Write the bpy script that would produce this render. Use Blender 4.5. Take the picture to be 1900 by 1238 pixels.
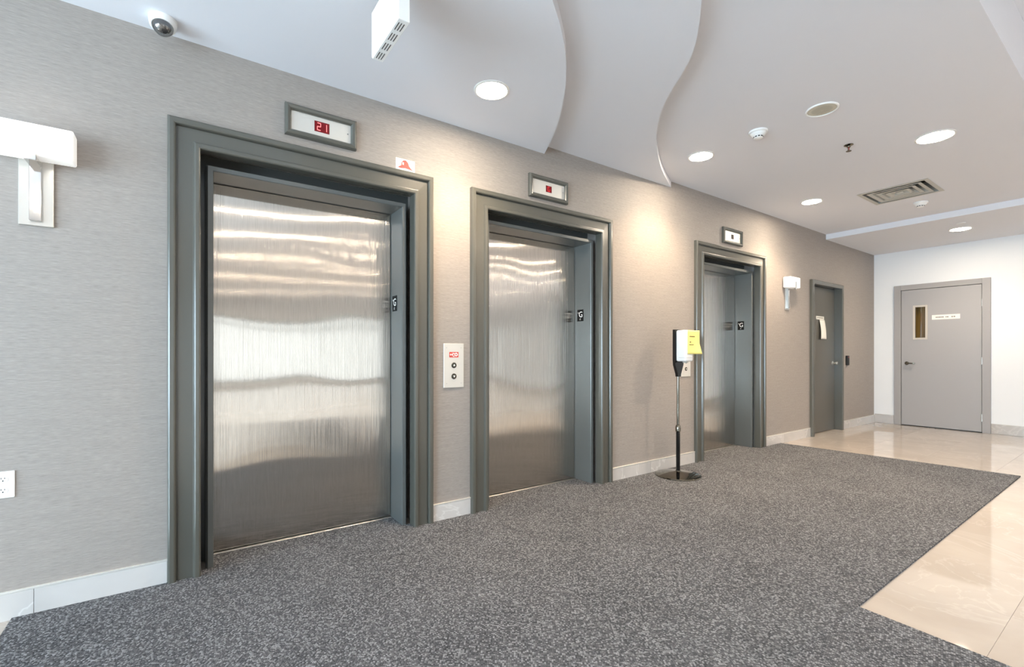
import bpy, bmesh, math, random
from mathutils import Vector, Matrix
for o in list(bpy.data.objects): bpy.data.objects.remove(o, do_unlink=True)
S = bpy.context.scene
C = S.collection
R = math.radians
random.seed(4)

# ------------------------------------------------------------------ camera
# level wide-angle camera; x runs along the elevator wall, y = 0 is the wall face, z up
CAM_H, CAM_D, F_PX, VP2, HORIZON = 1.17, 2.945, 864.0, 342.0, 656.0
yaw = math.atan2(950 - VP2, F_PX)
cd = bpy.data.cameras.new('camera')
cam = bpy.data.objects.new('camera', cd); C.objects.link(cam)
cd.sensor_width = 36.0; cd.lens = 36.0 * F_PX / 1900.0
cd.shift_y = (HORIZON - 619.0) / 1900.0
cd.clip_start = 0.02
cam.location = (0, -CAM_D, CAM_H)
cam.rotation_euler = (R(90), 0, -yaw)
S.camera = cam

# ------------------------------------------------------------------ light
WORLD_STRENGTH = 15.0
SPOT_W = 102.0
EXPOSURE = 0.76
w = bpy.data.worlds.new('overcast_sky'); S.world = w; w.use_nodes = True
bg = w.node_tree.nodes['Background']
bg.inputs['Color'].default_value = (0.68, 0.84, 1.0, 1); bg.inputs['Strength'].default_value = WORLD_STRENGTH
S.view_settings.view_transform = 'Standard'; S.view_settings.look = 'None'
S.view_settings.gamma = 1.0; S.view_settings.use_curve_mapping = False
S.view_settings.exposure = EXPOSURE

# room limits
XL, XF = -4.2, 9.63           # left window wall, far white wall
YB = -15.0                    # window wall behind the camera
ZC, ZS2, ZS1, ZBK, ZR = 2.92, 2.86, 2.793, 2.845, 3.3
YE = -2.39                    # edge of the lowered ceiling
XBK = 7.72
WIN_BACK = [(-3.6, -1.0), (-.6, 2.0), (2.4, 5.0), (5.4, 8.0)]
WIN_LEFT = [(-5.4, -2.8), (-2.4, -.4)]
WZ0, WZ1 = 0.12, 2.4
def portal(loc, rot, sx, sy):
    l = bpy.data.lights.new('daylight_portal', 'AREA'); l.shape = 'RECTANGLE'; l.size = sx; l.size_y = sy
    l.cycles.is_portal = True
    o = bpy.data.objects.new('daylight_portal', l); C.objects.link(o); o.location = loc; o.rotation_euler = rot
for a, b in WIN_BACK: portal(((a + b) / 2, YB - .1, (WZ0 + WZ1) / 2), (R(90), 0, 0), b - a, WZ1 - WZ0)
for a, b in WIN_LEFT: portal((XL - .1, (a + b) / 2, (WZ0 + WZ1) / 2), (R(90), 0, R(-90)), b - a, WZ1 - WZ0)

# ------------------------------------------------------------------ materials
def sr(r, g, b):
    f = lambda c: (c / 255 / 12.92) if c / 255 <= .04045 else ((c / 255 + .055) / 1.055) ** 2.4
    return (f(r), f(g), f(b), 1)
M = {}
def mat(name, col, rough=.5, metal=0.0, spec=.5, emit=None, es=0.0, coat=0.0):
    m = bpy.data.materials.new(name); m.use_nodes = True
    p = m.node_tree.nodes['Principled BSDF']
    p.inputs['Base Color'].default_value = col; p.inputs['Roughness'].default_value = rough
    p.inputs['Metallic'].default_value = metal; p.inputs['Specular IOR Level'].default_value = spec
    p.inputs['Coat Weight'].default_value = coat
    if emit: p.inputs['Emission Color'].default_value = emit; p.inputs['Emission Strength'].default_value = es
    M[name] = m; return m
class N:
    """small node helper on a material"""
    def __init__(s, m): s.t = m.node_tree; s.p = s.t.nodes['Principled BSDF']
    def n(s, typ, **k):
        x = s.t.nodes.new(typ)
        for a, b in k.items(): setattr(x, a, b)
        return x
    def l(s, a, b): s.t.links.new(a, b)
    def coords(s, scale, rot=(0, 0, 0)):
        g = s.n('ShaderNodeNewGeometry'); mp = s.n('ShaderNodeMapping')
        mp.inputs['Scale'].default_value = scale; mp.inputs['Rotation'].default_value = rot
        s.l(g.outputs['Position'], mp.inputs['Vector']); return mp.outputs['Vector']
    def noise(s, vec, sc, detail=3, rough=.55, dist=0.0):
        x = s.n('ShaderNodeTexNoise'); s.l(vec, x.inputs['Vector']); x.inputs['Scale'].default_value = sc
        x.inputs['Detail'].default_value = detail; x.inputs['Roughness'].default_value = rough
        x.inputs['Distortion'].default_value = dist; return x.outputs['Fac']
    def ramp(s, fac, stops):
        x = s.n('ShaderNodeValToRGB'); e = x.color_ramp.elements
        while len(e) < len(stops): e.new(.5)
        for i, (p, c) in enumerate(stops): e[i].position = p; e[i].color = c
        s.l(fac, x.inputs['Fac']); return x.outputs['Color']
    def mix(s, fac, a, b, mode='MIX'):
        x = s.n('ShaderNodeMix', data_type='RGBA', blend_type=mode)
        if isinstance(fac, float): x.inputs[0].default_value = fac
        else: s.l(fac, x.inputs[0])
        for i, v in ((6, a), (7, b)):
            if isinstance(v, tuple): x.inputs[i].default_value = v
            else: s.l(v, x.inputs[i])
        return x.outputs[2]
    def bump(s, h, strength, dist):
        x = s.n('ShaderNodeBump'); x.inputs['Strength'].default_value = strength; x.inputs['Distance'].default_value = dist
        s.l(h, x.inputs['Height']); s.l(x.outputs['Normal'], s.p.inputs['Normal'])
    def base(s, c): s.l(c, s.p.inputs['Base Color'])

# woven grass-cloth wallpaper: fine horizontal threads
m = mat('wallpaper', sr(150, 146, 143), .62, spec=.35); k = N(m)
v1 = k.coords((28, 28, 430)); f1 = k.noise(v1, 1.0, 4, .6)
v2 = k.coords((5, 5, 90)); f2 = k.noise(v2, 1.0, 2)
c = k.ramp(f1, [(.3, sr(140, 133, 127)), (.7, sr(168, 160, 154))])
c = k.mix(.12, c, k.ramp(f2, [(.35, sr(124, 116, 108)), (.65, sr(180, 170, 160))])); k.base(c)
k.bump(f1, .35, .0025)
# white painted plaster
m = mat('white_paint', sr(232, 233, 234), .55, spec=.3); k = N(m); k.bump(k.noise(k.coords((1, 1, 1)), 260, 2), .05, .001)
m = mat('ceiling_paint', sr(224, 225, 230), .8, spec=.2); k = N(m); k.bump(k.noise(k.coords((1, 1, 1)), 200, 2), .05, .001)
mat('ceiling_edge', sr(236, 235, 232), .6, spec=.3)
# green-grey enamel on the elevator casings
m = mat('casing_paint', sr(86, 85, 78), .22, spec=.8); k = N(m)
k.bump(k.noise(k.coords((1, 1, .5)), 40, 2), .03, .001)
m = mat('jamb_paint', sr(90, 93, 92), .24, spec=.7); k = N(m); k.bump(k.noise(k.coords((1, 1, .35)), 60, 2), .05, .001)
mat('shaft_dark', sr(22, 22, 22), .7)
# brushed stainless steel, brushed vertically
m = mat('brushed_steel', sr(205, 202, 196), .105, 1.0); k = N(m)
k.p.inputs['Anisotropic'].default_value = 1.0
tg = k.n('ShaderNodeTangent', direction_type='RADIAL', axis='Z'); k.l(tg.outputs['Tangent'], k.p.inputs['Tangent'])
k.p.inputs['Anisotropic Rotation'].default_value = 0.0
warp = k.noise(k.coords((1.3, 1.3, 1.6)), 1.5, 0, .5)
b1 = k.n('ShaderNodeBump'); b1.inputs['Strength'].default_value = 1.0; b1.inputs['Distance'].default_value = .006; k.l(warp, b1.inputs['Height'])
b2 = k.n('ShaderNodeBump'); b2.inputs['Strength'].default_value = 1.0; b2.inputs['Distance'].default_value = .0006
k.l(k.noise(k.coords((420, 420, 1.2)), 1.0, 1), b2.inputs['Height']); k.l(b1.outputs['Normal'], b2.inputs['Normal']); k.l(b2.outputs['Normal'], k.p.inputs['Normal'])
k.base(k.ramp(k.noise(k.coords((60, 60, 1.5)), 6, 3), [(.3, sr(202, 196, 187)), (.7, sr(218, 212, 203))]))
mat('satin_steel', sr(205, 203, 198), .32, .9)
mat('panel_steel', sr(226, 223, 216), .42, .55)
mat('chrome', sr(205, 204, 202), .08, 1.0)
mat('dark_chrome', sr(122, 117, 106), .10, 1.0)
mat('black_gloss', sr(14, 14, 15), .12)
mat('black_matte', sr(20, 20, 21), .5)
mat('white_plastic', sr(240, 240, 238), .35)
mat('cream_plastic', sr(206, 202, 186), .45)
mat('grey_plastic', sr(190, 188, 180), .5)
mat('slot_black', sr(30, 28, 27), .6)
mat('red_lens', sr(96, 6, 14), .25, emit=sr(150, 6, 16), es=.12)
mat('dark_lens', sr(38, 24, 22), .25)
mat('led_red', sr(230, 60, 60), .4, emit=sr(255, 120, 120), es=1.6)
mat('led_dim', sr(150, 20, 26), .4, emit=sr(230, 40, 46), es=.8)
mat('print_red', sr(206, 62, 48), .5)
mat('print_white', sr(240, 238, 235), .5)
mat('print_grey', sr(132, 126, 118), .6)
mat('print_ochre', sr(120, 100, 44), .6)
mat('paper_white', sr(240, 236, 226), .7)
mat('paper_yellow', sr(250, 236, 142), .7)
mat('plate_dark', sr(26, 26, 26), .75, spec=.2)
mat('grout', sr(176, 168, 158), .8)
mat('door_grey', sr(164, 161, 160), .38, spec=.5)
mat('frame_grey', sr(160, 156, 154), .38, spec=.5)
mat('cream_metal', sr(196, 188, 176), .4)
mat('door_dark', sr(92, 88, 80), .28, spec=.55)
mat('glow_warm', sr(255, 244, 228), .5, emit=(1.0, .86, .68, 1), es=130)
mat('glow_shade', sr(250, 248, 244), .5, emit=(1.0, .97, .93, 1), es=.22)
mat('glow_sign', sr(250, 248, 240), .5, emit=(1.0, .98, .93, 1), es=.55)
mat('mullion', sr(70, 72, 74), .4, .6)
# glass that lets light straight through
def clear_glass(name, tint, fac):
    m = bpy.data.materials.new(name); m.use_nodes = True; t = m.node_tree; t.nodes.clear()
    o = t.nodes.new('ShaderNodeOutputMaterial'); a = t.nodes.new('ShaderNodeBsdfTransparent'); b = t.nodes.new('ShaderNodeBsdfGlossy')
    x = t.nodes.new('ShaderNodeMixShader'); a.inputs['Color'].default_value = tint; b.inputs['Roughness'].default_value = .03
    x.inputs[0].default_value = fac; t.links.new(a.outputs[0], x.inputs[1]); t.links.new(b.outputs[0], x.inputs[2]); t.links.new(x.outputs[0], o.inputs[0])
    M[name] = m
clear_glass('window_glass', (.92, .95, .95, 1), .06)
clear_glass('tinted_glass', (.34, .32, .30, 1), .06)
clear_glass('door_glass', (.85, .85, .8, 1), .06)
clear_glass('dome_glass', (.5, .5, .5, 1), .25)
# wood behind the door light
m = mat('wood', sr(140, 100, 40), .5); k = N(m)
k.base(k.ramp(k.noise(k.coords((40, 40, 1)), 1.2, 3), [(.3, sr(110, 78, 26)), (.7, sr(178, 134, 62))]))
# polished cream porcelain with pale veins
def stone(name, a, b, vein, rough, vstr):
    m = mat(name, a, rough, spec=.9); k = N(m)
    oi = k.n('ShaderNodeObjectInfo'); g = k.n('ShaderNodeNewGeometry'); add = k.n('ShaderNodeVectorMath', operation='MULTIPLY_ADD')
    cmb = k.n('ShaderNodeCombineXYZ')
    for i in range(3): k.l(oi.outputs['Random'], cmb.inputs[i])
    k.l(cmb.outputs[0], add.inputs[0]); add.inputs[1].default_value = (7, 5, 3); k.l(g.outputs['Position'], add.inputs[2])
    v = add.outputs[0]
    base = k.ramp(k.noise(v, 1.6, 4, .6, .6), [(.3, a), (.7, b)])
    n = k.noise(v, 1.3, 5, .6, 1.4)
    s = k.n('ShaderNodeMath', operation='SUBTRACT'); k.l(n, s.inputs[0]); s.inputs[1].default_value = .5
    ab = k.n('ShaderNodeMath', operation='ABSOLUTE'); k.l(s.outputs[0], ab.inputs[0])
    vm = k.ramp(ab.outputs[0], [(.0, (1, 1, 1, 1)), (.016, (0, 0, 0, 1))])
    mu = k.n('ShaderNodeMath', operation='MULTIPLY'); k.l(vm, mu.inputs[0]); mu.inputs[1].default_value = vstr
    k.base(k.mix(mu.outputs[0], base, vein))
stone('floor_tile', sr(172, 161, 150), sr(184, 174, 163), sr(212, 203, 193), .025, .2)
stone('base_tile', sr(188, 184, 180), sr(208, 204, 200), sr(232, 230, 226), .2, .5)
stone('base_tile_grey', sr(168, 160, 152), sr(186, 178, 170), sr(206, 200, 192), .2, .4)
# charcoal loop-pile carpet with ribbed grid
def carpet_mat(name, rot):
    m = mat(name, sr(84, 85, 86), .95, spec=.12); k = N(m)
    v = k.coords((1, 1, 1), (0, 0, rot))
    vo = k.n('ShaderNodeTexVoronoi'); k.l(v, vo.inputs['Vector']); vo.inputs['Scale'].default_value = 140; vo.inputs['Randomness'].default_value = .4
    sep = k.n('ShaderNodeSeparateColor'); k.l(vo.outputs['Color'], sep.inputs[0])
    c = k.ramp(sep.outputs[0], [(.0, sr(66, 67, 70)), (.6, sr(104, 105, 107)), (1.0, sr(158, 159, 161))])
    dk = k.ramp(vo.outputs['Distance'], [(.25, (1, 1, 1, 1)), (.75, (.5, .5, .51, 1))])
    c = k.mix(1.0, c, dk, 'MULTIPLY')
    c = k.mix(.10, c, k.ramp(k.noise(v, 2.2, 4), [(.35, sr(84, 86, 90)), (.65, sr(142, 143, 146))])); k.base(c)
    inv = k.n('ShaderNodeMath', operation='SUBTRACT'); inv.inputs[0].default_value = 1.0; k.l(vo.outputs['Distance'], inv.inputs[1])
    k.bump(inv.outputs[0], .8, .006)
carpet_mat('carpet_loop', .62); carpet_mat('carpet_entry', 1.35)

# ------------------------------------------------------------------ mesh helpers
def box(bm, x0, x1, y0, y1, z0, z1, bev=0.0, seg=1):
    r = bmesh.ops.create_cube(bm, size=1.0)
    vs = r['verts']
    for v in vs: v.co = Vector(((x0 + x1) / 2 + v.co.x * (x1 - x0), (y0 + y1) / 2 + v.co.y * (y1 - y0), (z0 + z1) / 2 + v.co.z * (z1 - z0)))
    if bev:
        es = list({e for v in vs for e in v.link_edges})
        bmesh.ops.bevel(bm, geom=es, offset=bev, segments=seg, profile=.5, affect='EDGES')
def lathe(bm, prof, n=32, ax='Z', c=(0, 0, 0)):
    """prof: (radius, height) from one end to the other"""
    c = Vector(c); rings = []
    def pt(r, h, a):
        p = (r * math.cos(a), r * math.sin(a), h)
        if ax == 'X': p = (p[2], p[0], p[1])
        if ax == 'Y': p = (p[0], p[2], p[1])
        return c + Vector(p)
    for r, h in prof:
        rings.append([bm.verts.new(pt(r, h, 0))] if r < 1e-6 else [bm.verts.new(pt(r, h, 2 * math.pi * i / n)) for i in range(n)])
    for a, b in zip(rings, rings[1:]):
        for i in range(n):
            j = (i + 1) % n
            if len(a) == 1 and len(b) == 1: continue
            if len(a) == 1: bm.faces.new((a[0], b[j], b[i]))
            elif len(b) == 1: bm.faces.new((a[i], a[j], b[0]))
            else: bm.faces.new((a[i], a[j], b[j], b[i]))
def prism(bm, pts, f0, f1):
    """pts 2-D outline, f0/f1 map (u,v) to the two end faces"""
    a = [bm.verts.new(f0(*p)) for p in pts]; b = [bm.verts.new(f1(*p)) for p in pts]
    bm.faces.new(a); bm.faces.new(b[::-1])
    for i in range(len(pts)):
        j = (i + 1) % len(pts); bm.faces.new((a[i], b[i], b[j], a[j]))
def setp(o, label=None, cat=None, group=None, kind=None):
    for q, v in (('label', label), ('category', cat), ('group', group), ('kind', kind)):
        if v: o[q] = v
    return o
def obj(name, bm, m, parent=None, loc=None, smooth=False, **props):
    if isinstance(bm, bmesh.types.BMesh):
        bmesh.ops.recalc_face_normals(bm, faces=bm.faces)
        me = bpy.data.meshes.new(name); bm.to_mesh(me); bm.free()
    else: me = bm
    if not me.materials: me.materials.append(M[m])
    if smooth:
        me.polygons.foreach_set('use_smooth', [True] * len(me.polygons))
        if hasattr(me, 'set_sharp_from_angle'): me.set_sharp_from_angle(angle=R(38))
    o = bpy.data.objects.new(name, me); C.objects.link(o)
    if parent: o.parent = parent
    if loc: o.location = loc
    return setp(o, **props)
def bx(*a, **k):
    bm = bmesh.new(); box(bm, *a, **k); return bm
def lt(*a, **k):
    bm = bmesh.new(); lathe(bm, *a, **k); return bm
def thing(name, label, cat, loc=(0, 0, 0), rz=0, group=None, kind=None):
    o = bpy.data.objects.new(name, None); C.objects.link(o); o.location = loc; o.rotation_euler = (0, 0, rz); o.empty_display_size = .05
    return setp(o, label, cat, group, kind)
def copy_tree(o, parent=None, loc=None):
    c = o.copy(); C.objects.link(c); c.parent = parent
    if loc: c.location = loc
    for ch in list(o.children): copy_tree(ch, c)
    return c
FACE_Y = Matrix(((1, 0, 0), (0, 0, -1), (0, 1, 0)))        # text facing -y
FACE_X = Matrix(((0, 0, -1), (-1, 0, 0), (0, 1, 0)))       # text facing -x
def text_mesh(s, size, mx, loc, depth=.0006, sx=1.0):
    cu = bpy.data.curves.new('lettering', 'FONT'); cu.body = s; cu.size = size; cu.align_x = 'CENTER'; cu.align_y = 'CENTER'; cu.extrude = depth
    cu.resolution_u = 3
    t = bpy.data.objects.new('lettering', cu); C.objects.link(t)
    me = bpy.data.meshes.new_from_object(t.evaluated_get(bpy.context.evaluated_depsgraph_get()))
    bpy.data.objects.remove(t, do_unlink=True)
    me.transform(Matrix.Translation(Vector(loc)) @ mx.to_4x4() @ Matrix.Diagonal((sx, 1, 1, 1)))
    me.materials.clear()
    return me
def spline(P, n=10):
    out = []
    Q = [P[0]] + list(P) + [P[-1]]
    for i in range(1, len(Q) - 2):
        p0, p1, p2, p3 = (Vector(q) for q in Q[i - 1:i + 3])
        for j in range(n):
            t = j / n
            out.append(.5 * ((2 * p1) + (p2 - p0) * t + (2 * p0 - 5 * p1 + 4 * p2 - p3) * t * t + (3 * p1 - p0 - 3 * p2 + p3) * t ** 3))
    out.append(Vector(P[-1])); return [tuple(p) for p in out]

# ------------------------------------------------------------------ the room
EL = [-0.070, 1.698, 4.447]                  # left outer edges of the three elevator casings
CW, CI0, CI1, CT = 1.465, .14, 1.325, 2.235  # casing width, inner edges, inner top
OP0, OP1, OT = .200, 1.272, 2.158            # steel frame opening
DX0, DX1 = 7.19, 8.26                        # service door frame
# floor slab + tiles
floor = obj('floor', bx(XL - .2, XF + .5, YB - .2, .6, -.12, -.004), 'grout', kind='structure', label='polished cream stone tile floor of the elevator lobby', cat='floor')
CAR_X0, CAR_Y = -.619, -2.11
tl = bx(-.2996, .2996, -.2996, .2996, -.004, 0, bev=.0004); tm = None
x = XL + .3
while x < XF + .1:
    y = .17
    while y > YB - .1:
        under = (x - .3 > CAR_X0 and x + .3 < 6.3 and y - .3 > CAR_Y) or (x - .3 > 1.2 and x + .3 < 2.5 and -5.0 < y - .3 and y + .3 < -2.1)
        if not under and x + .3 <= XF + .32:
            if tm is None: t = obj('tile', tl, 'floor_tile', floor); tm = t.data
            else: t = obj('tile', tm, 'floor_tile', floor)
            t.location = (x, y, 0)
        y -= .6
    x += .6
# elevator wall: boxes around the openings, one mesh
bm = bmesh.new(); WT = .40
cuts = [(e + .09, e + 1.375, 2.285) for e in EL] + [(DX0 + .03, DX1 - .03, 2.185)]
xp = XL
for a, b, t in cuts:
    box(bm, xp, a, 0, WT, 0, 3.0); box(bm, a, b, 0, WT, t, 3.0); xp = b
box(bm, xp, XF + .15, 0, WT, 0, 3.0)
obj('wall_elevators', bm, 'wallpaper', kind='structure', label='long wall in taupe woven wallpaper behind the elevators', cat='wall')
# far white wall with a door opening
FY0, FY1, FT = -.281, -1.411, 2.280          # door frame outer edges
bm = bmesh.new(); o1, o2 = FY0 - .03, FY1 + .03
box(bm, XF, XF + .15, o1, 0, 0, 3.6); box(bm, XF, XF + .15, o2, o1, FT - .03, 3.6); box(bm, XF, XF + .15, YB, o2, 0, 3.6)
obj('wall_far', bm, 'white_paint', kind='structure', label='plain white painted end wall around the grey fire door', cat='wall')
# window walls behind and to the left of the viewer
def window_wall(name, wins, along, lo, hi, label):
    bm = bmesh.new()
    def bb(a, b, z0, z1):
        if along == 'x': box(bm, a, b, YB - .2, YB, z0, z1)
        else: box(bm, XL - .2, XL, a, b, z0, z1)
    p = lo
    for a, b in wins:
        bb(p, a, 0, 3.6); bb(a, b, 0, WZ0); bb(a, b, WZ1, 3.6); p = b
    bb(p, hi, 0, 3.6)
    obj(name, bm, 'white_paint', kind='structure', label=label, cat='wall')
window_wall('wall_back', WIN_BACK, 'x', XL - .2, XF + .15, 'white wall with tall lobby windows opposite the elevators')
window_wall('wall_left', WIN_LEFT + [], 'y', YB, 0.4, 'white side wall with two tall windows')
wn = 1
for along, wins in (('x', WIN_BACK), ('y', WIN_LEFT)):
    for a, b in wins:
        wd = thing('window_%d' % wn, 'tall dark-framed lobby window number %d from the left side wall' % wn if along == 'x' else 'tall dark-framed window in the side wall', 'window', kind='structure'); wn += 1
        bm = bmesh.new(); gl = bmesh.new()
        mid = (a + b) / 2
        for (u0, u1, z0, z1) in ((a, a + .05, WZ0, WZ1), (b - .05, b, WZ0, WZ1), (mid - .025, mid + .025, WZ0, WZ1), (a, b, WZ0, WZ0 + .05), (a, b, WZ1 - .05, WZ1), (a, b, 2.1, 2.15)):
            if along == 'x': box(bm, u0, u1, YB - .12, YB - .04, z0, z1)
            else: box(bm, XL - .12, XL - .04, u0, u1, z0, z1)
        obj('window_frame', bm, 'mullion', wd)
        if along == 'x': box(gl, a, b, YB - .085, YB - .079, WZ0, WZ1)
        else: box(gl, XL - .085, XL - .079, a, b, WZ0, WZ1)
        obj('pane', gl, 'tinted_glass' if along == 'x' else 'window_glass', wd)
# ceiling: lowered plane with an opening for the diffuser, soffit layers and the end bulkhead
VX, VY, VH = 6.365, -1.232, .285
bm = bmesh.new()
box(bm, XL - .2, VX - VH, YE, 0, ZC, ZC + .14); box(bm, VX + VH, XF + .15, YE, 0, ZC, ZC + .14)
box(bm, VX - VH, VX + VH, YE, VY - VH, ZC, ZC + .14); box(bm, VX - VH, VX + VH, VY + VH, 0, ZC, ZC + .14)
box(bm, XL - .2, XF + .15, YE, YE + .02, ZC + .14, ZR)
ceil = obj('ceiling', bm, 'ceiling_paint', kind='structure', label='lowered pale grey ceiling over the elevators', cat='ceiling')
obj('ceiling_raised', bx(XL - .2, XF + .15, YB - .2, YE + .02, ZR, ZR + .1), 'ceiling_paint', kind='structure', label='higher ceiling over the open lobby side', cat='ceiling')
c1 = spline([(2.394, .0), (2.291, -.205), (2.159, -.439), (2.002, -.674), (1.857, -.863), (1.688, -1.049), (1.529, -1.191), (1.382, -1.304), (1.18, -1.46), (1.0, -1.7), (.93, -2.05), (.95, YE + .001)])
c2 = spline([(4.052, .0), (3.591, -.236), (3.181, -.497), (2.914, -.703), (2.715, -.897), (2.568, -1.078), (2.438, -1.266), (2.31, -1.416), (2.145, -1.556), (2.023, -1.647), (1.85, -1.79), (1.7, -2.05), (1.62, YE + .001)])
for cv, z0, z1 in ((c1, ZS1, ZS2), (c2, ZS2, ZC)):
    bm = bmesh.new(); pts = cv + [(XL, YE + .001), (XL, 0)]
    prism(bm, pts, lambda u, v: (u, v, z0), lambda u, v: (u, v, z1)); obj('soffit', bm, 'ceiling_paint', ceil, smooth=True)
obj('bulkhead', bx(XBK, XF, YE + .001, 0, ZBK, ZC), 'ceiling_paint', ceil)
obj('bulkhead', bx(XBK, XF, YB, YE - .0, ZBK, ZR), 'ceiling_paint', ceil)

# baseboards: stone tiles with a pale metal edge
def baseboard(name, x0, x1, joints, label):
    r = thing(name, label, 'baseboard', kind='structure')
    e = [x0] + joints + [x1]
    for a, b in zip(e, e[1:]): obj('tile', bx(a + .0008, b - .0008, -.012, 0, .0, .118, bev=.0008), 'base_tile', r)
    obj('metal_edge', bx(x0, x1, -.013, 0, .118, .127, bev=.001), 'panel_steel', r)
baseboard('baseboard_left', XL, EL[0], [-3.55, -2.95, -2.35, -1.75, -1.15, -.55], 'pale stone baseboard beside the first elevator and wall outlet')
baseboard('baseboard_between', EL[0] + CW, EL[1], [], 'short pale stone baseboard under the call panel')
baseboard('baseboard_middle', EL[1] + CW, EL[2], [3.72, 4.32], 'pale stone baseboard behind the sanitizer stand')
baseboard('baseboard_right', EL[2] + CW, DX0, [6.42, 7.02], 'pale stone baseboard below the small wall lamp')
baseboard('baseboard_corner', DX1, XF, [8.86, 9.46], 'pale stone baseboard between service door and room corner')
def baseboard_far(name, y0, y1, joints, label):
    r = thing(name, label, 'baseboard', kind='structure'); e = [y0] + joints + [y1]
    for a, b in zip(e, e[1:]): obj('tile', bx(XF - .012, XF, b + .0008, a - .0008, 0, .145, bev=.0008), 'base_tile_grey', r)
baseboard_far('baseboard_far', -.013, FY0, [], 'short grey stone baseboard between corner and fire door')
baseboard_far('baseboard_end', FY1, YB, [-1.9 - .6 * i for i in range(22)], 'grey stone baseboard on the white wall beyond the fire door')

# ------------------------------------------------------------------ carpets
pts = [(CAR_X0, -.013)]
for e in EL:
    pts += [(e + CI0 + .002, -.013), (e + CI0 + .002, .05), (e + OP0 + .001, .05), (e + OP0 + .001, .236), (e + OP1 - .001, .236), (e + OP1 - .001, .05), (e + CI1 - .002, .05), (e + CI1 - .002, -.013)]
pts += [(6.325, -.013), (6.335, -.15), (6.48, CAR_Y), (CAR_X0, CAR_Y)]
bm = bmesh.new(); prism(bm, pts, lambda u, v: (u, v, .0), lambda u, v: (u, v, .01))
obj('carpet', bm, 'carpet_loop', label='charcoal ribbed carpet running along the three elevators', cat='carpet')
bm = bmesh.new(); prism(bm, [(1.2, CAR_Y - .0012), (2.53, CAR_Y - .0012), (2.505, -2.62), (2.45, -5.0), (1.2, -5.0)], lambda u, v: (u, v, .0), lambda u, v: (u, v, .0095))
obj('carpet', bm, 'carpet_entry', label='charcoal entry carpet butted against the longer elevator carpet', cat='carpet')

# ------------------------------------------------------------------ elevators
def sweep_frame(prof, x0, x1, zt, zb, which):
    """one mitred side of a three-sided frame; prof = (offset outward, y)"""
    bm = bmesh.new(); rows = []
    for o, y in prof:
        if which == 'l': rows.append([(x0 - o, y, zb), (x0 - o, y, zt + o)])
        if which == 'h': rows.append([(x0 - o, y, zt + o), (x1 + o, y, zt + o)])
        if which == 'r': rows.append([(x1 + o, y, zt + o), (x1 + o, y, zb)])
    vs = [[bm.verts.new(p) for p in r] for r in rows]
    for a, b in zip(vs, vs[1:]): bm.faces.new((a[0], a[1], b[1], b[0]))
    for i in (0, 1):
        try: bm.faces.new([r[i] for r in vs])
        except ValueError: pass
    return bm
CAS = [(0, .045), (0, -.026), (.003, -.032), (.008, -.035), (.022, -.035), (.027, -.033), (.031, -.025), (.034, -.019), (.098, -.017), (.099, -.012), (.103, -.012), (.104, -.026), (.108, -.034), (.114, -.037), (.130, -.037), (.137, -.034), (.14, -.028), (.14, 0), (.10, .0), (.10, .045), (0, .045)]
FRM = [(0, .30), (0, .055), (.003, .05), (.026, .05), (.029, .055), (.029, .082), (.036, .086), (.036, .20), (.135, .20), (.135, .30), (0, .30)]
def make_elevator():
    r = thing('elevator', 'x', 'elevator', group='elevators along the wallpapered wall')
    for wch, nm in (('l', 'casing_jamb'), ('h', 'casing_head'), ('r', 'casing_jamb')):
        obj(nm, sweep_frame(CAS, CI0, CI1, CT, .0102, wch), 'casing_paint', r)
    for wch, nm in (('l', 'door_jamb'), ('h', 'door_head'), ('r', 'door_jamb')):
        obj(nm, sweep_frame(FRM, OP0, OP1, OT, .0, wch), 'jamb_paint', r)
    obj('door_panel', bx(OP0 + .003, OP1 - .003, .262, .295, .018, OT - .002, bev=.002), 'brushed_steel', r)
    obj('sill', bx(OP0 + .002, OP1 - .002, .238, .30, -.002, .013, bev=.001), 'satin_steel', r)
    obj('leak_blocker', bx(.10, 1.365, .31, .32, 0, 2.28), 'shaft_dark', r)  # added dark sheet, keeps sky light out of the gaps around the door
    # grey return board between casing and jamb, above the head
    pl = obj('floor_plate', bx(OP1 - .003, OP1, .145, .225, 1.465, 1.572, bev=.001), 'plate_dark', r)
    obj('letter', text_mesh('G', .074, FACE_X, (OP1 - .0035, .178, 1.524), sx=.95), 'print_white', pl)
    obj('star', text_mesh('*', .034, FACE_X, (OP1 - .0035, .209, 1.535)), 'print_white', pl)
    bm = bmesh.new()
    for dy, dz in ((0, 0), (0, .007), (.007, 0), (.007, -.007), (0, -.007)): box(bm, OP1 - .0042, OP1 - .003, .182 + dy - .0018, .182 + dy + .0018, 1.485 + dz - .0018, 1.485 + dz + .0018)
    obj('braille', bm, 'print_white', pl)
    return r
e0 = make_elevator()
labs = ['closed steel elevator door beneath the floor display reading 21',
        'closed steel elevator door between the call panel and the sanitizer stand',
        'closed steel elevator door beside the sanitizer stand, nearest the service door']
for i, x in enumerate(EL):
    e = e0 if i == 0 else copy_tree(e0)
    e.location = (x, 0, 0); e['label'] = labs[i]

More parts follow.
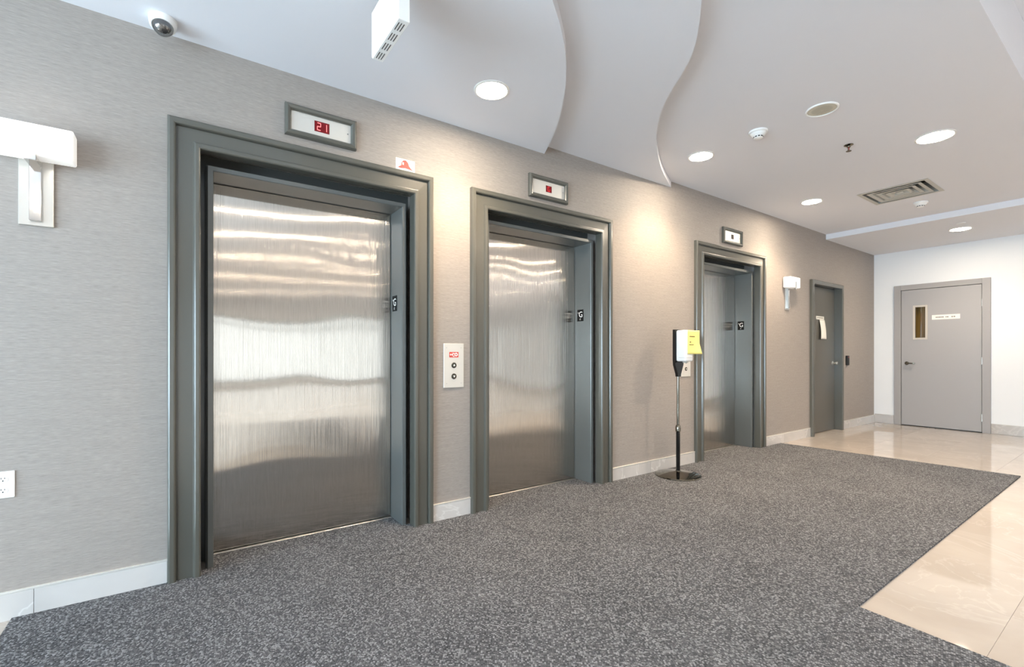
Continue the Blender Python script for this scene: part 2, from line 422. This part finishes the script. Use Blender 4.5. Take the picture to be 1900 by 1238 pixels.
# floor indicators above each elevator
SEG = {'a': (.1, .9, .92, 1), 'b': (.86, 1, .5, .96), 'c': (.86, 1, .04, .5), 'd': (.1, .9, 0, .08), 'e': (0, .14, .04, .5), 'f': (0, .14, .5, .96), 'g': (.1, .9, .46, .54)}
def digit(bm, segs, u, z, wd, h, y):
    for s in segs:
        a, b, c, d = SEG[s]; box(bm, u + a * wd, u + b * wd, y - .001, y, z + c * h, z + d * h)
def indicator(x0, wd, z0, z1, lens, segs, label, dim):
    r = thing('floor_indicator', label, 'display', (x0, 0, z0), group='floor indicators above the elevators')
    h = z1 - z0; fw = .034; P = [(0, -.012), (0, -.02), (.008, -.03), (.020, -.034), (.028, -.030), (fw, -.022), (fw, 0)]
    X0, X1, Z0, Z1 = fw, wd - fw, fw, h - fw
    for nm, q in (('l', 0), ('t', 1), ('r', 2), ('b', 3)):
        bm = bmesh.new(); rows = []
        for o, y in P:
            cs = [(X0 - o, Z0 - o), (X0 - o, Z1 + o), (X1 + o, Z1 + o), (X1 + o, Z0 - o)]
            a, b = cs[q], cs[(q + 1) % 4]; rows.append([bm.verts.new((a[0], y, a[1])), bm.verts.new((b[0], y, b[1]))])
        for a, b in zip(rows, rows[1:]): bm.faces.new((a[0], a[1], b[1], b[0]))
        obj('frame_side', bm, 'casing_paint', r)
    obj('faceplate', bx(X0 - .002, X1 + .002, -.012, 0, Z0 - .002, Z1 + .002), 'panel_steel', r)
    lw, lh = lens
    cx, cz = wd / 2 + .0, h / 2
    d = obj('display_window', bx(cx - lw / 2, cx + lw / 2, -.0135, -.011, cz - lh / 2, cz + lh / 2), 'dark_lens' if dim == 2 else 'red_lens', r)
    n = len(segs); dw = .022
    for i, sg in enumerate(segs):
        bm = bmesh.new(); digit(bm, sg, cx - (n * dw + (n - 1) * .012) / 2 + i * (dw + .012), cz - lh * .36, dw, lh * .72, -.0135)
        obj('digit', bm, ('led_red', 'led_dim', 'print_grey')[dim], d)
    obj('key_screw', lt([(0, -.015), (.004, -.015), (.004, -.011)], n=10, ax='Y', c=(X1 - .018, 0, cz)), 'chrome', r)
indicator(EL[0] + .541, .405, 2.432, 2.612, (.085, .062), ['abged', 'bc'], 'grey framed floor display reading 21 above the first elevator', 0)
indicator(EL[1] + .530, .405, 2.418, 2.600, (.06, .052), ['afedc'], 'grey framed floor display showing a dim red G', 1)
indicator(EL[2] + .528, .405, 2.426, 2.606, (.05, .05), ['abged'], 'grey framed floor display with unlit window', 2)

# fire-helmet sticker over the first elevator
r = thing('fire_service_sticker', 'small white card with red fire helmet emblem on top of first elevator casing', 'sticker', (1.138, 0, 2.388))
obj('card', bx(0, .132, -.0015, 0, 0, .074), 'paper_white', r)
bm = bmesh.new()
hel = [(.026, .018), (.036, .026), (.044, .03), (.046, .046), (.056, .058), (.070, .060), (.082, .050), (.088, .034), (.098, .024), (.112, .014), (.094, .017), (.066, .020), (.042, .016)]
hel = [(.066 + (u - .068) * 1.25, .037 + (v - .037) * 1.3) for u, v in hel]
prism(bm, hel, lambda u, v: (u, -.0023, v), lambda u, v: (u, -.0014, v)); obj('helmet_emblem', bm, 'print_red', r)
obj('emblem_shield', bx(.044, .054, -.003, -.0016, .034, .05), 'print_white', r)

# hall call panels
def call_panel(x0, label, lit):
    r = thing('call_panel', label, 'call panel', (x0, 0, .928), group='hall call panels')
    obj('faceplate', bx(0, .160, -.006, 0, 0, .312, bev=.0015), 'panel_steel', r)
    for sx in (.022, .138):
        for sz in (.03, .282): obj('screw', lt([(0, -.0075), (.004, -.007), (.004, -.005)], n=10, ax='Y', c=(sx, 0, sz)), 'satin_steel', r)
    s = obj('fire_sticker', bx(.044, .116, -.0072, -.0055, .214, .252), 'print_red', r)
    bm = bmesh.new()
    for a in ((.052, .056, .225, .242), (.048, .074, .231, .236), (.066, .070, .222, .246), (.074, .082, .238, .246), (.074, .083, .219, .226)): box(bm, a[0], a[1], -.0078, -.0070, a[2], a[3])
    lathe(bm, [(.006, -.0078), (.013, -.0078), (.013, -.007), (.006, -.007), (.006, -.0078)], n=16, ax='Y', c=(.097, 0, .234))
    obj('pictogram', bm, 'print_white', s)
    for z, up in ((.158, True), (.080, False)):
        b = obj('call_button', lt([(.020, -.005), (.020, -.009), (.0165, -.010), (.0165, -.008), (.0155, -.012), (0, -.012)], n=24, ax='Y', c=(.080, 0, z)), 'dark_chrome', r, smooth=True)
        bm = bmesh.new(); q = 1 if up else -1
        prism(bm, [(.080, z + q * .009), (.072, z - q * .005), (.088, z - q * .005)], lambda u, v: (u, -.0128, v), lambda u, v: (u, -.0119, v)); obj('arrow', bm, 'print_white', b)
call_panel(1.484, 'steel call panel with two buttons between the first two elevators', True)
call_panel(4.216, 'steel call panel partly hidden behind the sanitizer dispenser', False)

# ------------------------------------------------------------------ wall lamps
def wall_lamp(x, label):
    r = thing('wall_lamp', label, 'wall lamp', (x, 0, 1.742), group='wall lamps with box shades')
    obj('backplate', bx(-.057, .057, -.012, 0, 0, .31, bev=.002), 'satin_steel', r)
    obj('raised_bar', bx(-.020, .020, -.03, -.012, .02, .285, bev=.0015), 'chrome', r)
    obj('arm', bx(-.019, .019, -.118, -.01, .262, .284, bev=.001), 'chrome', r)
    obj('front_clip', bx(-.019, .019, -.119, -.111, .264, .365, bev=.001), 'chrome', r)
    obj('lamp_shade', bx(-.137, .137, -.11, -.02, .286, .424, bev=.008, seg=3), 'glow_shade', r, smooth=True)
    l = bpy.data.lights.new('lamp_bulb', 'POINT'); l.energy = .7; l.color = (1, .9, .8); l.shadow_soft_size = .05
    o = bpy.data.objects.new('lamp_bulb', l); C.objects.link(o); o.parent = r; o.location = (0, -.2, .36)
wall_lamp(-.543, 'chrome wall lamp with white box shade above the wall outlet')
wall_lamp(6.51, 'chrome wall lamp with white box shade between last elevator and service door')

# duplex outlet (two-gang)
r = thing('wall_outlet', 'white wall outlet low beside the first elevator', 'outlet', (-.735, 0, .537))
obj('cover_plate', bx(0, .124, -.006, 0, 0, .117, bev=.002), 'white_plastic', r)
for ox in (.036, .088):
    for oz in (.034, .083):
        s = obj('socket', lt([(0, -.0075), (.016, -.0075), (.0165, -.0055)], n=24, ax='Y', c=(ox, 0, oz)), 'white_plastic', r)
        bm = bmesh.new(); box(bm, ox - .0065, ox - .0045, -.0082, -.007, oz + .0005, oz + .0085); box(bm, ox + .0045, ox + .0065, -.0082, -.007, oz + .0015, oz + .0075)
        lathe(bm, [(0, -.0082), (.0026, -.0082), (.0026, -.007)], n=10, ax='Y', c=(ox, 0, oz - .0065)); obj('slots', bm, 'slot_black', s)

# ------------------------------------------------------------------ service door
r = thing('door_1', 'dark grey service door in a grey frame beside the small wall lamp', 'door', (DX0, 0, 0), kind='structure')
W4 = DX1 - DX0
PF = [(0, .13), (0, -.036), (.004, -.04), (.050, -.04), (.054, -.036), (.06, -.03), (.06, 0), (.03, 0), (.03, .13), (0, .13)]
for wch, nm in (('l', 'frame_jamb'), ('h', 'frame_head'), ('r', 'frame_jamb')): obj(nm, sweep_frame(PF, .06, W4 - .06, 2.152, 0, wch), 'casing_paint', r)
dl = obj('door_leaf', bx(.063, W4 - .063, .068, .112, .008, 2.149, bev=.002), 'door_dark', r)
hd = obj('door_knob', lt([(.032, .068), (.032, .062), (.012, .058), (.011, .034), (.022, .026), (.027, .014), (.024, .002), (.012, -.004), (0, -.005)], n=28, ax='Y', c=(W4 - .135, 0, 1.02)), 'satin_steel', dl, smooth=True)
obj('backing_board', bx(.03, W4 - .03, .113, .13, 0, 2.18), 'shaft_dark', r)  # near-black board filling the opening behind the leaf
r = thing('door_notice', 'small white printed strip on the dark service door', 'notice', (7.555, .066, 1.672))
obj('strip', bx(0, .27, -.001, .001, 0, .048), 'paper_white', r)
bm = bmesh.new()
for i, (a, b) in enumerate(((.03, .055), (.062, .1), (.106, .13), (.137, .168), (.175, .205), (.212, .235))): box(bm, a, b, -.0016, -.0009, .017 + .003 * (i % 2), .030)
obj('print_line', bm, 'print_grey', r, kind='stuff')
bm = bmesh.new(); n = 10; rows = []
for i in range(n + 1):
    t = i / n; z = -t * .285; wv = .085 + .022 * max(0, t - .7); yy = -.006 - .012 * math.sin(t * 2.6)
    rows.append([bm.verts.new((u * wv + .012 * t, yy - .012 * (u * u) * t, z)) for u in (-1, -.5, 0, .5, 1)])
for a, b in zip(rows, rows[1:]):
    for j in range(4): bm.faces.new((a[j], a[j + 1], b[j + 1], b[j]))
o = obj('hanging_paper', bm, 'paper_white', label='curled white paper sheet hanging below the notice on the service door', cat='paper', loc=(7.745, .066, 1.668), smooth=True)
md = o.modifiers.new('thickness', 'SOLIDIFY'); md.thickness = .0012
r = thing('card_reader', 'black card reader on wall beside the service door', 'card reader', (8.43, 0, .985))
obj('body', bx(0, .075, -.028, 0, 0, .15, bev=.006, seg=2), 'black_matte', r); obj('status_light', bx(.03, .045, -.0295, -.027, .122, .128), 'led_dim', r)

# ------------------------------------------------------------------ grey fire door in the far wall
r = thing('door_2', 'grey fire door with narrow glass panel in the white wall', 'door', (XF, 0, 0), kind='structure')
def fx(y0, y1, x0, x1, z0, z1, **k): return bx(x0, x1, y1, y0, z0, z1, **k)
obj('frame_jamb', fx(FY0, FY0 - .09, -.03, .12, 0, FT, bev=.003), 'frame_grey', r)
obj('frame_jamb', fx(FY1 + .09, FY1, -.03, .12, 0, FT, bev=.003), 'frame_grey', r)
obj('frame_head', fx(FY0 - .09, FY1 + .09, -.03, .12, FT - .08, FT, bev=.003), 'frame_grey', r)
# door leaf around the vision panel
ya, yb = FY0 - .096, FY1 + .096; gy0, gy1, gz0, gz1 = -.547, -.684, 1.415, 1.918
bm = bmesh.new()
box(bm, -.016, .028, gy0, ya, .012, FT - .086); box(bm, -.016, .028, yb, gy1, .012, FT - .086)
box(bm, -.016, .028, gy1, gy0, .012, gz0); box(bm, -.016, .028, gy1, gy0, gz1, FT - .086)
dl = obj('door_leaf', bm, 'door_grey', r)
obj('gap_shade_strip', bx(-.012, .024, yb, ya, 0, .013), 'black_matte', r)  # added black strip standing in for the shaded gap under the leaf
bm = bmesh.new()
for (p, q, z0, z1) in ((gy0 + .022, gy0 - .006, gz0 - .022, gz1 + .022), (gy1 + .006, gy1 - .022, gz0 - .022, gz1 + .022), (gy0 - .006, gy1 + .006, gz0 - .022, gz0 + .006), (gy0 - .006, gy1 + .006, gz1 - .006, gz1 + .022)): box(bm, -.024, -.015, q, p, z0, z1)
obj('vision_frame', bm, 'cream_metal', dl)
obj('pane', fx(gy0, gy1, -.002, .002, gz0, gz1), 'door_glass', dl)
obj('backing_board', fx(FY0 - .05, FY1 + .05, .08, .11, 0, FT - .02), 'wood', r)  # added board: the wood seen through the pane, also blocks the sky behind
for z in (.22, 1.06, 1.92): obj('hinge', lt([(.009, z - .055), (.009, z + .055)], n=12, c=(-.022, yb - .002, 0)), 'satin_steel', r)
hd = obj('lever_handle', lt([(.028, -.016), (.028, -.024), (.012, -.028), (.011, -.07), (0, -.072)], n=24, ax='X', c=(0, -.448, 1.012)), 'dark_chrome', dl, smooth=True)
obj('lever', bx(-.074, -.058, -.56, -.437, 1.0, 1.022, bev=.005, seg=2), 'dark_chrome', hd, smooth=True)
r = thing('door_sign', 'narrow white printed strip on the grey fire door', 'sign', (XF - .016, -.757, 1.70))
obj('strip', bx(-.002, 0, -.325, 0, 0, .072), 'paper_white', r)
bm = bmesh.new(); y = -.045
for wd, g in ((.024, .006), (.02, .006), (.026, .005), (.02, .006), (.024, .034), (.018, .006), (.024, .05), (.026, .008), (.03, .0)):
    wd *= .68; box(bm, -.003, -.0018, y - wd, y, .026, .044); y -= wd + g * .68
obj('print_line', bm, 'print_grey', r, kind='stuff')

# ------------------------------------------------------------------ sanitizer stand
r = thing('sanitizer_stand', 'pole stand with round dark chrome base and white hand sanitizer dispenser', 'sanitizer stand', (3.84, -.232, .01))
obj('base', lt([(.208, 0), (.21, .006), (.207, .012), (.19, .017), (.12, .028), (.05, .036), (.026, .042), (.022, .05), (0, .05)], n=56), 'dark_chrome', r, smooth=True)
obj('lower_tube', lt([(.0185, .045), (.0185, .43), (.0, .43)], n=24), 'black_gloss', r, smooth=True)
obj('collar', lt([(.019, .415), (.0245, .42), (.0245, .455), (.022, .47), (.014, .482), (.0, .482)], n=24), 'dark_chrome', r, smooth=True)
obj('upper_tube', lt([(.0125, .47), (.0125, .965), (0, .965)], n=20), 'dark_chrome', r, smooth=True)
bm = bmesh.new()
prism(bm, [(-.022, .94), (.022, .94), (.026, .965), (.062, 1.05), (.066, 1.09), (.066, 1.385), (-.066, 1.385), (-.066, 1.09), (-.062, 1.05), (-.026, .965)], lambda u, v: (u, -.016, v), lambda u, v: (u, .012, v))
obj('back_plate', bm, 'black_gloss', r)
d = obj('dispenser_body', bx(-.060, .060, -.125, -.016, 1.085, 1.378, bev=.018, seg=4), 'white_plastic', r, smooth=True)
obj('nozzle', bx(-.018, .018, -.10, -.06, 1.072, 1.088, bev=.003), 'grey_plastic', d)
obj('drip_line', bx(-.0605, .0605, -.1256, -.05, 1.118, 1.121), 'grey_plastic', d)
# yellow notice taped to the dispenser front, right side curling forward
bm = bmesh.new(); rows = []; n, mm = 14, 12
for i in range(n + 1):
    t = i / n; z = -t * .222; row = []
    for j in range(mm + 1):
        u = j / mm; curl = max(0, t - .55) * max(0, u - .4)
        row.append(bm.verts.new((u * .185 + curl * .07, -.0015 - curl * .06 - .006 * math.sin(u * 3) * t, z + .0 * u)))
    rows.append(row)
for a, b in zip(rows, rows[1:]):
    for j in range(mm): bm.faces.new((a[j], a[j + 1], b[j + 1], b[j]))
nt = thing('yellow_notice', 'yellow paper notice with curled corner taped to the sanitizer dispenser', 'notice', (3.84 - .036, -.232 - .127, 1.386))
o = obj('sheet', bm, 'paper_yellow', nt, smooth=True); md = o.modifiers.new('thickness', 'SOLIDIFY'); md.thickness = .0008
bm = bmesh.new()
for a, b, z, h in ((.028, .042, -.054, .009), (.048, .062, -.054, .009), (.066, .104, -.054, .009), (.028, .046, -.106, .009), (.02, .05, -.132, .007), (.054, .096, -.132, .007)): box(bm, a, b, -.0062, -.0028, z - h, z)
obj('print_line', bm, 'print_ochre', nt, kind='stuff')

# ------------------------------------------------------------------ ceiling fittings
def downlight(x, y, z, label, rad=.098, watts=SPOT_W, col=(1.0, .74, .50)):
    r = thing('downlight', label, 'downlight', (x, y, z), group='recessed downlights')
    obj('trim_ring', lt([(rad + .014, 0), (rad + .014, -.003), (rad + .006, -.006), (rad, -.006), (rad - .004, -.002), (rad - .004, 0)], n=40), 'ceiling_edge', r, smooth=True)
    obj('lens', lt([(rad - .003, -.001), (rad - .003, -.003), (0, -.0035)], n=40), 'glow_warm', r)
    l = bpy.data.lights.new('downlight_beam', 'SPOT'); l.energy = watts; l.color = col; l.spot_size = R(128); l.spot_blend = .8; l.shadow_soft_size = .07
    o = bpy.data.objects.new('downlight_beam', l); C.objects.link(o); o.parent = r; o.location = (0, 0, -.012)
downlight(1.55, -.525, ZS1, 'round downlight in the curved soffit, between the first two elevators', .096)
downlight(3.75, -.53, ZC, 'round downlight near the tip of the second soffit curve', .096)
downlight(5.91, -.545, ZC, 'round downlight close to the wall between last elevator and air vent', .096)
downlight(4.957, -1.836, ZC, 'round downlight out in the ceiling beyond the sprinkler', .115)
downlight(8.54, -1.293, ZBK, 'round downlight in the dropped bulkhead before the white wall', .105, 60.0, (1.0, .84, .68))
for x in (-1.6, 1.4, 4.4, 7.4):
    for y in (-4.4, -6.2, -8.2, -10.6, -13.4): downlight(x, y, ZR, 'round downlight in the higher lobby ceiling', .075, 105.0, (.96, .98, 1.0))
# smoke detectors
def smoke(x, y, s, label):
    r = thing('smoke_detector', label, 'smoke detector', (x, y, ZC), group='smoke detectors')
    obj('base', lt([(.068 * s, 0), (.068 * s, -.012), (.062 * s, -.016), (.0, -.016)], n=36), 'white_plastic', r, smooth=True)
    h = obj('sensor_head', lt([(.056 * s, -.015), (.050 * s, -.030), (.034 * s, -.040), (.034 * s, -.052), (.026 * s, -.057), (0, -.058)], n=36), 'white_plastic', r, smooth=True)
    for i in range(10):
        a = i * math.pi / 5; bm = bmesh.new(); box(bm, .0335 * s, .0352 * s, -.007 * s, .007 * s, -.050, -.042)
        bmesh.ops.rotate(bm, verts=bm.verts, matrix=Matrix.Rotation(a, 3, 'Z')); obj('sensor_slot', bm, 'slot_black', h)
smoke(3.70, -1.06, 1.0, 'white smoke detector next to the round ceiling speaker')
smoke(6.97, -1.26, 1.0, 'white smoke detector between the air vent and the bulkhead')
# ceiling speaker
r = thing('ceiling_speaker', 'round cream ceiling speaker grille', 'speaker', (3.735, -1.495, ZC))
obj('rim', lt([(.102, 0), (.102, -.006), (.096, -.010), (.090, -.008), (.090, 0)], n=44), 'white_plastic', r, smooth=True)
m = M['cream_plastic']; k = N(m); vo = k.n('ShaderNodeTexVoronoi'); k.l(k.coords((1, 1, 1)), vo.inputs['Vector']); vo.inputs['Scale'].default_value = 180; vo.inputs['Randomness'].default_value = 0
k.base(k.ramp(vo.outputs['Distance'], [(.25, sr(120, 116, 100)), (.4, sr(200, 196, 180))]))
obj('grille', lt([(.090, -.004), (.06, -.008), (0, -.010)], n=44), 'cream_plastic', r, smooth=True)
# sprinkler
r = thing('fire_sprinkler', 'pendent chrome fire sprinkler head', 'sprinkler', (4.56, -1.375, ZC))
obj('escutcheon', lt([(.034, 0), (.034, -.004), (.016, -.012), (.013, -.02), (0, -.02)], n=28), 'dark_chrome', r, smooth=True)
bm = bmesh.new()
for s in (-1, 1): box(bm, s * .012 - .002, s * .012 + .002, -.002, .002, -.046, -.016)
box(bm, -.014, .014, -.003, .003, -.05, -.045); obj('yoke', bm, 'dark_chrome', r)
obj('bulb', lt([(.0025, -.046), (.0025, -.018)], n=8), 'print_red', r)
obj('deflector', lt([(.0, -.05), (.020, -.051), (.020, -.053), (0, -.053)], n=20), 'dark_chrome', r)
obj('sprinkler_cap', lt([(.045, 0), (.045, -.004), (.03, -.006), (0, -.006)], n=28), 'white_paint', loc=(8.17, -1.37, ZBK), label='flat white concealed sprinkler cap beside the bulkhead downlight', cat='sprinkler cap', smooth=True)
# square air diffuser: flange and nested sloping vanes
r = thing('air_vent', 'square white air diffuser with nested louvres in the ceiling', 'air vent', (VX, VY, ZC))
def ring(h0, z0, h1, z1, t=.0):
    bm = bmesh.new(); pr = [(h0, z0), (h1, z1), (h1 - .004, z1 + .002), (h0 - .004, z0 + .004)]
    vs = [[bm.verts.new((sx * h, sy * h, z)) for sx, sy in ((-1, -1), (1, -1), (1, 1), (-1, 1))] for h, z in pr]
    for i in range(4):
        a, b = vs[i], vs[(i + 1) % 4]
        for j in range(4): bm.faces.new((a[j], a[(j + 1) % 4], b[(j + 1) % 4], b[j]))
    return bm
obj('flange', ring(.302, -.004, .268, -.006), 'cream_plastic' if False else 'grey_plastic', r)
obj('throat', ring(.284, .0, .284, .13), 'grey_plastic', r)
obj('duct_back', bx(-.284, .284, -.284, .284, .128, .135), 'shaft_dark', r)
for h in (.232, .168, .104):
    obj('vane', ring(h, -.006, h - .032, -.004), 'grey_plastic', r); obj('vane_slope', ring(h - .030, -.004, h - .060, .05), 'grey_plastic', r)
obj('centre_plate', bx(-.03, .03, -.03, .03, -.003, .0), 'grey_plastic', r)

# hanging sign box
r = thing('ceiling_sign', 'white box sign hanging from the curved soffit with slotted underside', 'sign', (.716, -1.02, 2.50))
obj('housing', bx(-.022, .026, -.157, .157, 0, .205, bev=.002), 'white_plastic', r)
obj('lit_face', bx(-.0245, -.021, -.155, .155, .004, .203), 'glow_sign', r)
obj('mount', bx(-.03, .034, -.06, .06, .205, .293, bev=.002), 'white_plastic', r)
for i in range(4):
    for j in range(3):
        obj('vent_slot', bx(-.012 + j * .011, -.009 + j * .011, -.135 + i * .075, -.085 + i * .075, -.0008, .0006), 'slot_black', r)

# dome security camera
r = thing('security_camera', 'white dome security camera on the ceiling edge above the first elevator', 'security camera', (-.085, -.12, ZS1))
tilt = -R(20)
obj('mount_ring', lt([(.058, 0), (.058, -.010), (.054, -.012), (0, -.012)], n=40), 'white_plastic', r, smooth=True)
bm = lt([(.055, .004), (.056, -.022), (.053, -.040), (.046, -.048), (.043, -.047), (.04, -.04), (0, -.04)], n=40)
bmesh.ops.rotate(bm, verts=bm.verts, matrix=Matrix.Rotation(tilt, 3, 'X') , cent=(0, 0, -.01)); obj('housing', bm, 'white_plastic', r, smooth=True)
def tilted(bm): bmesh.ops.rotate(bm, verts=bm.verts, matrix=Matrix.Rotation(tilt, 3, 'X'), cent=(0, 0, -.01)); return bm
obj('lens_block', tilted(lt([(.034, -.040), (.032, -.052), (.02, -.064), (0, -.066)], n=28)), 'black_matte', r, smooth=True)
bm = bmesh.new()
for i in range(9): a = i * 2 * math.pi / 9; box(bm, .022 * math.cos(a) - .003, .022 * math.cos(a) + .003, .022 * math.sin(a) - .003, .022 * math.sin(a) + .003, -.064, -.058)
obj('infrared_lights', tilted(bm), 'grey_plastic', r)
obj('dome_bubble', tilted(lt([(.043, -.043), (.040, -.060), (.031, -.074), (.016, -.083), (0, -.085)], n=36)), 'dome_glass', r, smooth=True)
